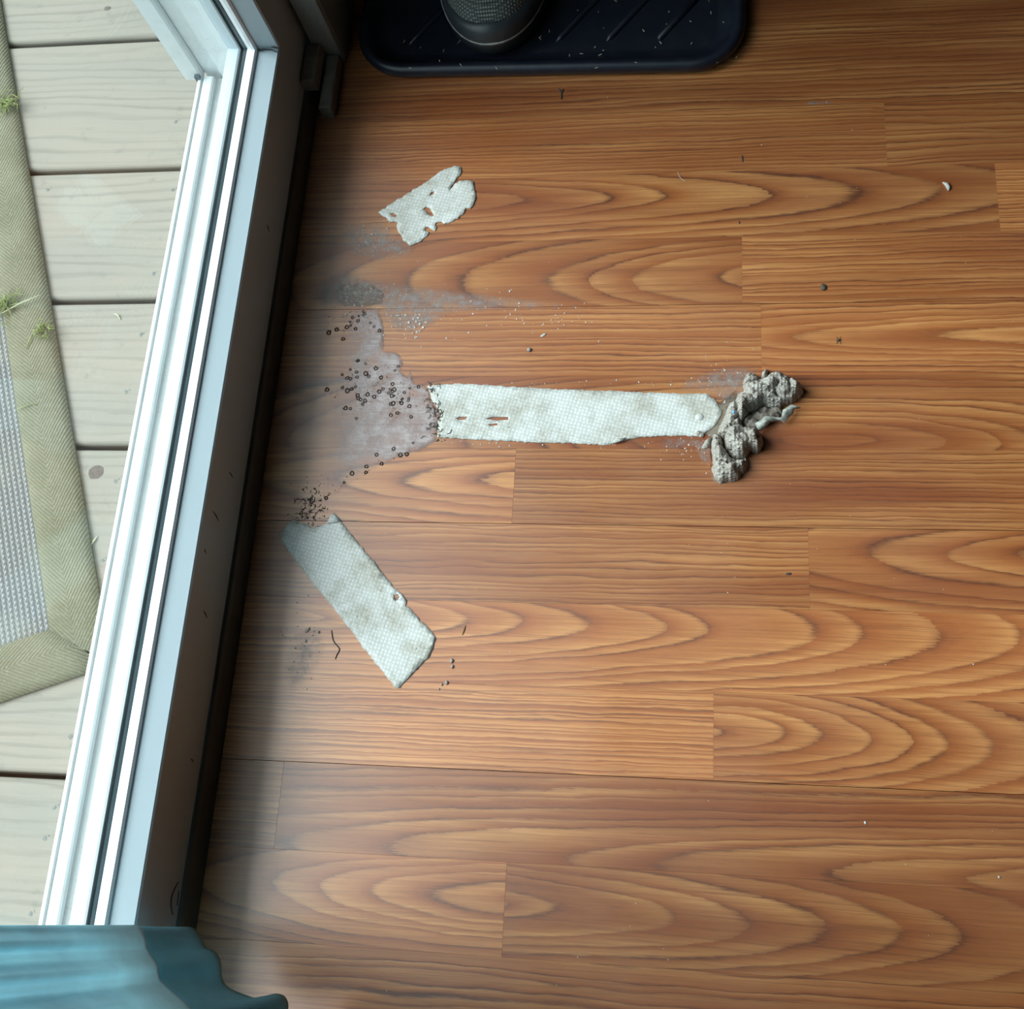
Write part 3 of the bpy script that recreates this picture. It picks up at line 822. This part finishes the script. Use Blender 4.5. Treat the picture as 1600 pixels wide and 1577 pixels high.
residue('adhesive_residue', R4, M_r2, 'dusty glue haze under the short torn tape scrap', lambda x, y, d: min(1, d/.012), 9)
R5 = [(1050,612),(1075,590),(1120,575),(1165,570),(1195,582),(1170,610),(1150,640),(1130,640),(1120,625),(1105,614)]
residue('adhesive_residue', R5, M_r2, 'dusty glue haze above the crumpled wad', lambda x, y, d: min(1, d/.010), 11)
R6 = [(1020,686),(1060,684),(1096,684),(1115,700),(1112,730),(1095,722),(1085,700),(1060,705),(1025,700)]
residue('adhesive_residue', R6, M_r2, 'dusty glue haze below the end of the long strip', lambda x, y, d: min(1, d/.006), 12)
R7 = [(455,990),(500,975),(510,1010),(490,1060),(455,1090),(440,1050)]
residue('adhesive_residue', R7, M_r2, 'faint grey scuffed haze beside the slanted tape strip', lambda x, y, d: min(1, d/.015), 14)
R8 = [(1105,690),(1112,720),(1108,745),(1118,758),(1135,760),(1140,748),(1120,735),(1118,700)]
residue('adhesive_residue', R8, M_r2, 'dusty glue haze around the lower end of the wad', lambda x, y, d: min(1, d/.003), 16)
R9 = [(1110,640),(1130,625),(1150,610),(1165,640),(1140,690),(1115,690),(1098,676)]
residue('adhesive_residue', R9, mat_residue('brown glue haze', (.24, .20, .15), .9, .5, nscale=120, lo=.3, hi=.5), 'brown gluey patch between the tape strip and the wad', lambda x, y, d: min(1, d/.004), 17)
R10 = [(1225,163),(1270,158),(1330,157),(1325,160),(1275,164),(1230,166)]
residue('dust_streak', R10, M_r2, 'thin whitish dust streak along a joint right of the tray', lambda x, y, d: min(1, d/.001), 18, .0004, .003)

# bubbles and specks nobody could count
M_bub = mat_plain('brown bubble rim', (.075, .045, .035), .3, .3, 300)
M_spk = mat_plain('pale glue speck', (.50, .44, .40), .35, .3, 300)
M_dirt = mat_plain('dark dirt', (.05, .042, .035), .8, .4, 300)
rb = random.Random(11)
b = MB()
for k in range(330):
    if k < 210: x, y = rb.gauss(600, 34), rb.gauss(612, 22)
    elif k < 270: x, y = rb.gauss(565, 25), rb.gauss(500, 14)
    else: t_ = rb.random(); x, y = 490+t_*150+rb.gauss(0, 6), 790-t_*85+rb.gauss(0, 8)
    if inside((x, y), R1) and x > 500:
        c = at(x, y); r = rb.choice((.0004, .0005, .0006, .0009, .0015))*rb.uniform(.7, 1.1)
        (b.ring((c.x, c.y, .0003), r, r*.5, .0005, 7) if r > .0008 else b.blob((c.x, c.y, .0003), r, r*.7, r*.4, 6, x, .25, 2))
tag(b.build('glue_bubbles', M_bub), 'burst bubble rims dotted over the mauve adhesive film', 'bubbles', kind='stuff')
b = MB()
def specks(n, fn, rmin, rmax, mb):
    for k in range(n):
        x, y = fn(); c = at(x, y); r = rb.uniform(rmin, rmax)*(1 if rb.random() < .8 else 1.5)
        mb.blob((c.x, c.y, 0), r, r*rb.uniform(.5, 1), r*.6, 5, rb.uniform(0, 3), .2, 2)
specks(170, lambda: (lambda u: (540+u*400, 468+u*30+rb.gauss(0, 16)))(rb.random()**2.0), .0004, .0010, b)
for k in range(170):
    x, y = rb.gauss(556, 20), rb.gauss(461, 11)
    if not (522 < x < 606 and 440 < y < 481): continue
    c = at(x, y); a = rb.gauss(.25, .35); l = rb.uniform(.0008, .0024)
    b.tube([c, c+Vector((math.cos(a)*l*.5, math.sin(a)*l*.5, .0005)), c+Vector((math.cos(a)*l, math.sin(a)*l, 0))], [.00015, .00045, .00015], 5)
specks(120, lambda: (rb.gauss(585, 32), rb.gauss(378, 20)), .0003, .0008, b)
specks(60, lambda: (rb.gauss(640, 22), rb.gauss(505, 14)), .0005, .0012, b)
specks(120, lambda: (rb.gauss(1135, 28), rb.gauss(618, 28)), .0003, .0008, b)
specks(70, lambda: (rb.gauss(1085, 25), rb.gauss(697, 14)), .0003, .0008, b)
specks(60, lambda: (rb.uniform(680, 1080), rb.choice((rb.gauss(601, 3), rb.gauss(693, 4)))), .0003, .0007, b)
specks(90, lambda: (rb.uniform(560, 1590), rb.uniform(140, 1570)), .00025, .0005, b)
tag(b.build('glue_specks', M_spk), 'tiny pale glue specks scattered over the wood floor', 'specks', kind='stuff')
b = MB()
specks(110, lambda: (rb.gauss(488, 16), rb.gauss(795, 22)), .0003, .0009, b)
specks(120, lambda: (rb.gauss(683, 8), rb.uniform(600, 690)), .0003, .0008, b)
specks(40, lambda: (rb.gauss(470, 16), rb.gauss(1010, 30)), .0003, .0007, b)
tag(b.build('dirt_specks', M_dirt), 'dark dirt grains along the torn tape ends', 'dirt', kind='stuff')
b = MB()
for k in range(55):
    c = at(rb.gauss(681, 7), rb.uniform(603, 688), .0010); a = rb.uniform(0, 3.1); l = rb.uniform(.002, .006)
    b.tube([c, c+Vector((math.cos(a), math.sin(a), .1))*l*.5, c+Vector((math.cos(a+.5), math.sin(a+.5), 0))*l], .00028, 3)
for k in range(40):
    c = at(rb.gauss(484, 12), rb.gauss(798, 14), .0006); a = rb.uniform(0, 3.1); l = rb.uniform(.002, .006)
    b.tube([c, c+Vector((math.cos(a), math.sin(a), .1))*l*.5, c+Vector((math.cos(a+.5), math.sin(a+.5), 0))*l], .00025, 3)
tag(b.build('lint_fibres', M_dirt), 'dark lint fibres caught on the sticky tape ends', 'lint', kind='stuff')

# ------------------------------------------------------------------ loose bits on the floor
M_crumb = mat_plain('grey crumb', (.30, .27, .24), .7, .3, 300)
M_seed = mat_plain('dark seed husk', (.06, .05, .035), .6, .3, 300)
M_pale = mat_plain('pale husk', (.50, .47, .42), .5, .2, 300)
def bit(name, px, py, rx, ry, rz, ang, mat, label, cat, group=None, seg=9):
    c = at(px, py); o = MB().blob((c.x, c.y, .0001), rx, ry, rz, seg, ang, .12, 3).build(name, mat, None, True)
    return tag(o, label, cat, group)
bit('pebble', 827, 547, .0021, .0020, .0022, 0, M_crumb, 'round grey pebble on the boards above the long tape strip', 'pebble')
bit('glue_flake', 849, 524, .0030, .0012, .0008, .5, M_pale, 'pale sliver of glue above the round grey pebble', 'flake')
bit('seed', 1287, 449, .0026, .0036, .0016, .25, M_seed, 'dark oval seed on a board right of centre', 'seed')
bit('lint', 1232, 897, .0024, .0010, .0008, .1, M_dirt, 'dark fleck of lint on a reddish board', 'lint')
bit('sliver', 1160, 248, .0007, .0038, .0007, .05, M_dirt, 'dark upright sliver below the boot tray corner', 'sliver')
bit('sliver', 1155, 348, .0006, .0016, .0006, .1, M_dirt, 'tiny dark chip under the upright sliver', 'sliver')
for (x, y, r, lb) in ((706, 1033, .0019, 'upper grey crumb right of the slanted tape tip'), (707, 1042, .0017, 'grey crumb just under the upper crumb by the tape tip'),
                  (698, 1067, .0018, 'largest of the lower crumbs below the slanted tape tip'), (690, 1070, .0013, 'small crumb left of the largest lower crumb'),
                  (686, 1077, .0009, 'lowest tiny crumb below the slanted tape tip')):
    bit('crumb', x, y, r, r*.8, r*.9, x*.3, M_crumb, lb, 'crumb', 'crumbs by the slanted tape')
for (x, y, rx, ry, a, lb) in ((481, 985, .0028, .0012, .9, 'long grey crumb left of the slanted tape strip'), (498, 988, .0013, .0012, 0, 'round grey crumb left of the slanted tape strip'), (478, 1002, .0012, .0014, 0, 'dark crumb under the long grey crumb')):
    bit('crumb', x, y, rx, ry, .0012, a, M_crumb, lb, 'crumb', 'crumbs left of the slanted tape')
bit('paint_chip', 1352, 1286, .0010, .0013, .0006, 0, M_pale, 'tiny white chip on the lower right boards', 'chip')
bit('paint_chip', 1561, 1371, .0009, .0009, .0006, 0, M_pale, 'tiny white chip nearest the right edge', 'chip')
bit('splinter', 725, 985, .0008, .0042, .0007, -.25, mat_plain('brown splinter', (.20, .09, .02), .6), 'brown splinter right of the slanted tape strip', 'splinter')
# pale crescent husk
b = MB(); b.tube([at(1473, 285, .0008), at(1479, 288, .0012), at(1482, 293, .0012), at(1482, 298, .0008)], [.0006, .0019, .0019, .0006], 7)
tag(b.build('seed_husk', M_pale, None, True), 'pale crescent seed husk on the upper right boards', 'husk')
# small dead insect
ins = tag(empty('insect', at(1310, 532)), 'tiny dead insect on a golden board right of centre', 'insect')
bi = MB().blob((0, 0, .0002), .0020, .0012, .0012, 8, .3); bi.build('body', M_seed, ins, True)
for s, dx in ((1, -.0008), (1, .0008), (-1, -.0008), (-1, .0008)):
    MB().tube([(dx, 0, .0008), (dx*1.5, s*.0018, .0012), (dx*2, s*.0032, .0002)], .0002, 4).build('leg', M_seed, ins)
# forked twig under the tray
tw = MB(); tw.tube([at(877, 155, .0005), at(877, 145, .0006), at(873, 139, .0006)], .0006, 5); tw.tube([at(877, 146, .0006), at(880, 139, .0006)], .0005, 5)
tag(tw.build('twig', M_dirt), 'small dark forked twig just below the boot tray', 'twig')
hr = MB(); hr.tube(catmull([at(518, 985, .0004), at(521, 1002, .0006), at(530, 1014, .0007), at(526, 1024, .0005), at(524, 1030, .0004)], 4), .00035, 4)
tag(hr.build('hair_strand', M_dirt), 'thin dark strand under the slanted tape strip', 'hair')
hr = MB(); hr.tube(catmull([at(1059, 268, .0003), at(1063, 278, .0004), at(1070, 283, .0003)], 4), .0002, 4)
tag(hr.build('hair_strand', M_pale), 'thin pale curved hair on the upper middle boards', 'hair')

# ------------------------------------------------------------------ boot tray
ta = -.030
tray = tag(empty('boot_tray', at(556, 128, 0.0), ta), 'navy plastic boot tray with raised rim holding the shoe', 'boot tray')
TW, TL = .362, .72
def rrect(ins, rad, seg=10):
    pts = []; r = max(.004, rad-ins)
    for (cx_, cy_, a0) in ((TW-ins-r, ins+r, -90), (TW-ins-r, TL-ins-r, 0), (ins+r, TL-ins-r, 90), (ins+r, ins+r, 180)):
        for k in range(seg):
            a = math.radians(a0+90*k/(seg-1)); pts.append((cx_+r*math.cos(a), cy_+r*math.sin(a)))
    return pts
levels = [(.004, .0003), (.0015, .004), (.0, .010), (.0012, .0145), (.0045, .0165), (.0085, .0160), (.0120, .0130), (.0165, .0075), (.0210, .0052), (.0260, .0045)]
v = []; f = []
for (i_, z_) in levels: v += [(x, y, z_) for x, y in rrect(i_, .048)]
m = 40
for L in range(len(levels)-1):
    for k in range(m): f.append((L*m+k, L*m+(k+1) % m, (L+1)*m+(k+1) % m, (L+1)*m+k))
mesh('rim', v, f, M_tray, tray, True)
v = [(x, y, .0045) for x, y in rrect(.0260, .048)]; n = len(v); v += [(x, y, .0004) for x, y in rrect(.0260, .048)]
mesh('tray_floor', v, [tuple(range(n)), tuple(range(2*n-1, n-1, -1))]+[(k, (k+1) % n, n+(k+1) % n, n+k) for k in range(n)], M_tray, tray)
for k in range(-1, 14):
    bx = .048+k*.047; by = .037
    pts = []
    L0 = 0.0
    p0 = Vector((bx, by, .0045)); p1 = p0+Vector((.60, .80, 0))*.74
    if p1.x > TW-.04: p1 = p0+(p1-p0)*((TW-.04-p0.x)/(p1.x-p0.x))
    if p0.x > TW-.07: continue
    if k == -1: continue
    MB().tube([p0, p0.lerp(p1, .03), p0.lerp(p1, .5), p0.lerp(p1, .97), p1], [.0006, .0034, .0034, .0034, .0006], 8).build('rib', M_tray, tray, True)
M_trayb = mat_plain('tray debris', (.42, .40, .30), .8, .3, 200)
b = MB()
for k in range(46):
    x, y = rb.uniform(620, 1150), rb.uniform(0, 112); c = at(x, y, .006); a = rb.uniform(0, 3.1); l = rb.uniform(.0005, .0035)
    zt = .0165 if y > 92 else .0056
    c = at(x, y, zt)
    b.tube([c, c+Vector((math.cos(a)*l, math.sin(a)*l, .0003))], .0004, 4)
tag(b.build('tray_crumbs', M_trayb), 'pale grass bits and crumbs scattered on the navy tray', 'crumbs', kind='stuff')

# ------------------------------------------------------------------ shoe on the tray
sc = at(776, 94, .0055)
shoe = tag(empty('hiking_shoe', (sc.x, sc.y, .0050), .05), 'grey mesh hiking shoe with black rubber toe on the tray', 'shoe')
L = .295
def halfw(t):                      # half width of the sole along its length (0 = toe)
    return .0525*min(1, math.sqrt(max(0, 1-(1-min(t/.30, 1))**2.1)))*(1-.20*max(0, min(1, (t-.35)/.2))+.05*max(0, (t-.7)))*(1 if t < .86 else math.sqrt(max(0.02, 1-((t-.86)/.14)**2)))
def ring_loft(name, sections, mat, seg=20, cap=True):
    v = []; f = []
    for s_ in sections: v += s_
    k = len(sections[0])
    for i in range(len(sections)-1):
        for j in range(k): f.append((i*k+j, i*k+(j+1) % k, (i+1)*k+(j+1) % k, (i+1)*k+j))
    if cap: f += [tuple(range(k)), tuple(range(len(v)-1, len(v)-1-k, -1))]
    return mesh(name, v, f, mat, shoe, True)
def outline(sc_, z, lift=0.0, n=22):
    pts = []
    ts = [.5-.5*math.cos(math.pi*i/n) for i in range(n+1)]
    for t in ts: pts.append((halfw(t)*sc_, .0+L*(.5+(t-.5)*sc_), z+lift*max(0, .18-t)))
    for t in reversed(ts[1:-1]): pts.append((-halfw(t)*sc_, L*(.5+(t-.5)*sc_), z+lift*max(0, .18-t)))
    return pts
M_sole = mat_plain('black rubber', (.012, .013, .015), .5, .3, 80)
M_toe = mat_plain('dark toe rubber', (.030, .034, .040), .45, .2, 60)
M_welt = mat_plain('pale welt line', (.30, .29, .26), .6, .2, 100)
ring_loft('sole', [outline(.985, .0003, .03), outline(1.0, .006, .03), outline(1.0, .018, .03), outline(.985, .020, .03)], M_sole)
ring_loft('welt', [outline(.99, .0201, .03), outline(1.012, .0208, .03), outline(1.012, .0226, .03), outline(.98, .0236, .03)], M_welt)
def upper(t0, t1, grow, n=26, seg=17, wall=1.0):
    secs = []
    for i in range(n+1):
        t = t0+(t1-t0)*i/n
        w_ = max(.0015, halfw(max(t, .004))*.94)+grow
        h = (.026+.030*min(1, max(0, t)/.16)**.6+.050*max(0, min(1, (t-.22)/.30)))+grow if t < .55 else .106+grow
        if t < .05: h *= .55+.45*(t/.05)**.5
        s_ = []
        for j in range(seg):
            a = math.pi*j/(seg-1)
            x = w_*math.copysign(abs(math.cos(a))**.75, math.cos(a)); z = .0238+h*abs(math.sin(a))**.85*.82
            s_.append((x, L*t+.002, z))
        secs.append(s_)
    return secs
ring_loft('upper', upper(.012, .97, 0.0), mat_shoemesh())
ring_loft('midsole_band', [outline(.975, .0237, .03), outline(.985, .030, .03), outline(.965, .036, .02), outline(.93, .040, .02)], M_toe)
# toe cap: rubber rand wrapping the toe below the mesh
secs = []
for i in range(13):
    t = .20*(i/12)**2
    w_ = halfw(t)*.95+(.0022 if i else 0)
    h = .026*(1-.40*(i/12))
    secs.append((t, w_, h))
v = []; f = []
for sgn in (1, -1):
    for (t, w_, h) in (reversed(secs) if sgn == 1 else secs[1:]):
        v += [(sgn*w_, L*t-.0008, .0238), (sgn*w_*.985, L*t+.0005, .0238+h*.6), (sgn*w_*.93, L*t+.0060, .0238+h), (sgn*w_*.84, L*t+.0100, .0238+h*.85)]
k = len(v)//4
for i in range(k-1):
    for j in range(3): f.append((i*4+j, i*4+j+1, (i+1)*4+j+1, (i+1)*4+j))
mesh('toe_rand', v, f, M_toe, shoe, True)
M_lace = mat_plain('grey lace', (.20, .20, .17), .9, .3, 300)
for i in range(5):
    t = .27+i*.055; hz = .0238+(.026+.030+.050*max(0, min(1, (t-.22)/.30)))*.82+.003
    MB().tube([(-.024, L*t, hz-.007), (-.010, L*(t+.012), hz+.001), (.010, L*(t+.02), hz+.001), (.024, L*(t+.03), hz-.007)], .0026, 6).build('lace', M_lace, shoe, True)
MB().blob((-.006, L*.215, .0238+.050), .016, .009, .008, 10, .2, .15, 4).build('tongue_tip', M_lace, shoe, True)

zc_ = .0238+.106*.82
op = [(.029*math.cos(2*math.pi*k/24), L*.76+.048*math.sin(2*math.pi*k/24), zc_-.004+.010*abs(math.sin(2*math.pi*k/24))) for k in range(25)]
MB().tube(op, .006, 8).build('collar', M_toe, shoe, True)
mesh('dark_opening_disk', [(q[0], q[1], q[2]+.001) for q in op[:24]]+[(q[0], q[1], q[2]-.010) for q in op[:24]], [tuple(range(24)), tuple(range(47, 23, -1))]+[(k, (k+1) % 24, 24+(k+1) % 24, 24+k) for k in range(24)], M_sole, shoe)  # solid black disk; shade inside the shoe put in as colour

# ------------------------------------------------------------------ teal curtain
cur = tag(empty('curtain', at(330, 1520, 0.0)), 'teal fabric curtain hanging at the lower left by the door', 'curtain')
bpy.context.view_layer.update()
ZH, ZB, ZT = .050, .150, 2.06
A_px = [(262,1462),(284,1450),(303,1452),(314,1466),(322,1482),(334,1487),(343,1500),(347,1530),(358,1545),(386,1557),(408,1562),(430,1554),(446,1560),(448,1580),(425,1600),(420,1640),(450,1670),(470,1710),(440,1750),(450,1800)]
B_px = [(185,1462),(204,1449),(214,1455),(219,1468),(223,1484),(229,1496),(238,1510),(241,1526),(246,1538),(262,1553),(276,1565),(288,1577),(298,1590),(302,1610),(298,1630),(300,1660),(312,1690),(322,1720),(315,1760),(320,1800)]
def dens(px, z):
    base = [at(x, y, z) for x, y in px]
    q = base[-1]; k = 0
    while base[-1].y > -1.02:                     # the folds go on across the second door panel
        k += 1; base.append(Vector((q.x+(.022 if k % 2 else -.008), q.y-.030*k, z)))
    while len(base) < 52: base.append(base[-1]+Vector((.001, -.004, 0)))
    return catmull(base[:52], 6)
A_, B_ = dens(A_px, ZH), dens(B_px, ZB)
B_ = [Vector((q.x, q.y, ZB)) for q in B_]
def grid_mesh(name, rows, mat):
    k = len(rows[0]); v = [q for r_ in rows for q in r_]; f = []
    for i in range(len(rows)-1):
        for j in range(k-1): f.append((i*k+j, i*k+j+1, (i+1)*k+j+1, (i+1)*k+j))
    o = mesh(name, v, f, mat, None, True)
    o.parent = cur; o.matrix_parent_inverse = cur.matrix_world.inverted()
    md = o.modifiers.new('thickness', 'SOLIDIFY'); md.thickness = .0010; md.offset = 0
    return o
hrows = []
for i in range(9):
    t = i/8; s_ = t*t*(3-2*t)
    hrows.append([a.lerp(b, s_).lerp(a.lerp(b, t), .3)+Vector((.004*math.sin(math.pi*t), 0, 0)) for a, b in zip(A_, B_)])
    for q, (a, b) in zip(hrows[-1], zip(A_, B_)): q.z = ZH+(ZB-ZH)*t
grid_mesh('hem_band', hrows, mat_cloth('dark teal hem', (.21, .42, .48), .42))
mean = sum((q.x for q in B_))/len(B_)
brows = []
for i in range(26):
    t = i/25; z = ZB-.004+(ZT-ZB)*t
    row = []
    for j, q in enumerate(B_):
        x = q.x+.0012+(mean-.01-q.x)*.25*t+.006*math.sin(j*.33+1.5)*min(1, t*6)+.004*math.sin(j*.71+t*5)*min(1, t*4)
        row.append(Vector((x, q.y+.0008+.012*t*math.sin(j*.05), z)))
    brows.append(row)
grid_mesh('curtain_panel', brows, mat_cloth('teal curtain cloth', (.60, .84, .92), .48))
rd = MB().tube([(.075, -1.15, 2.085), (.075, .86, 2.085)], .012, 12)
tag(rd.build('curtain_rod', M_strip, None, True, rotz=ROT), 'dark curtain rod above the glass door', 'curtain rod')
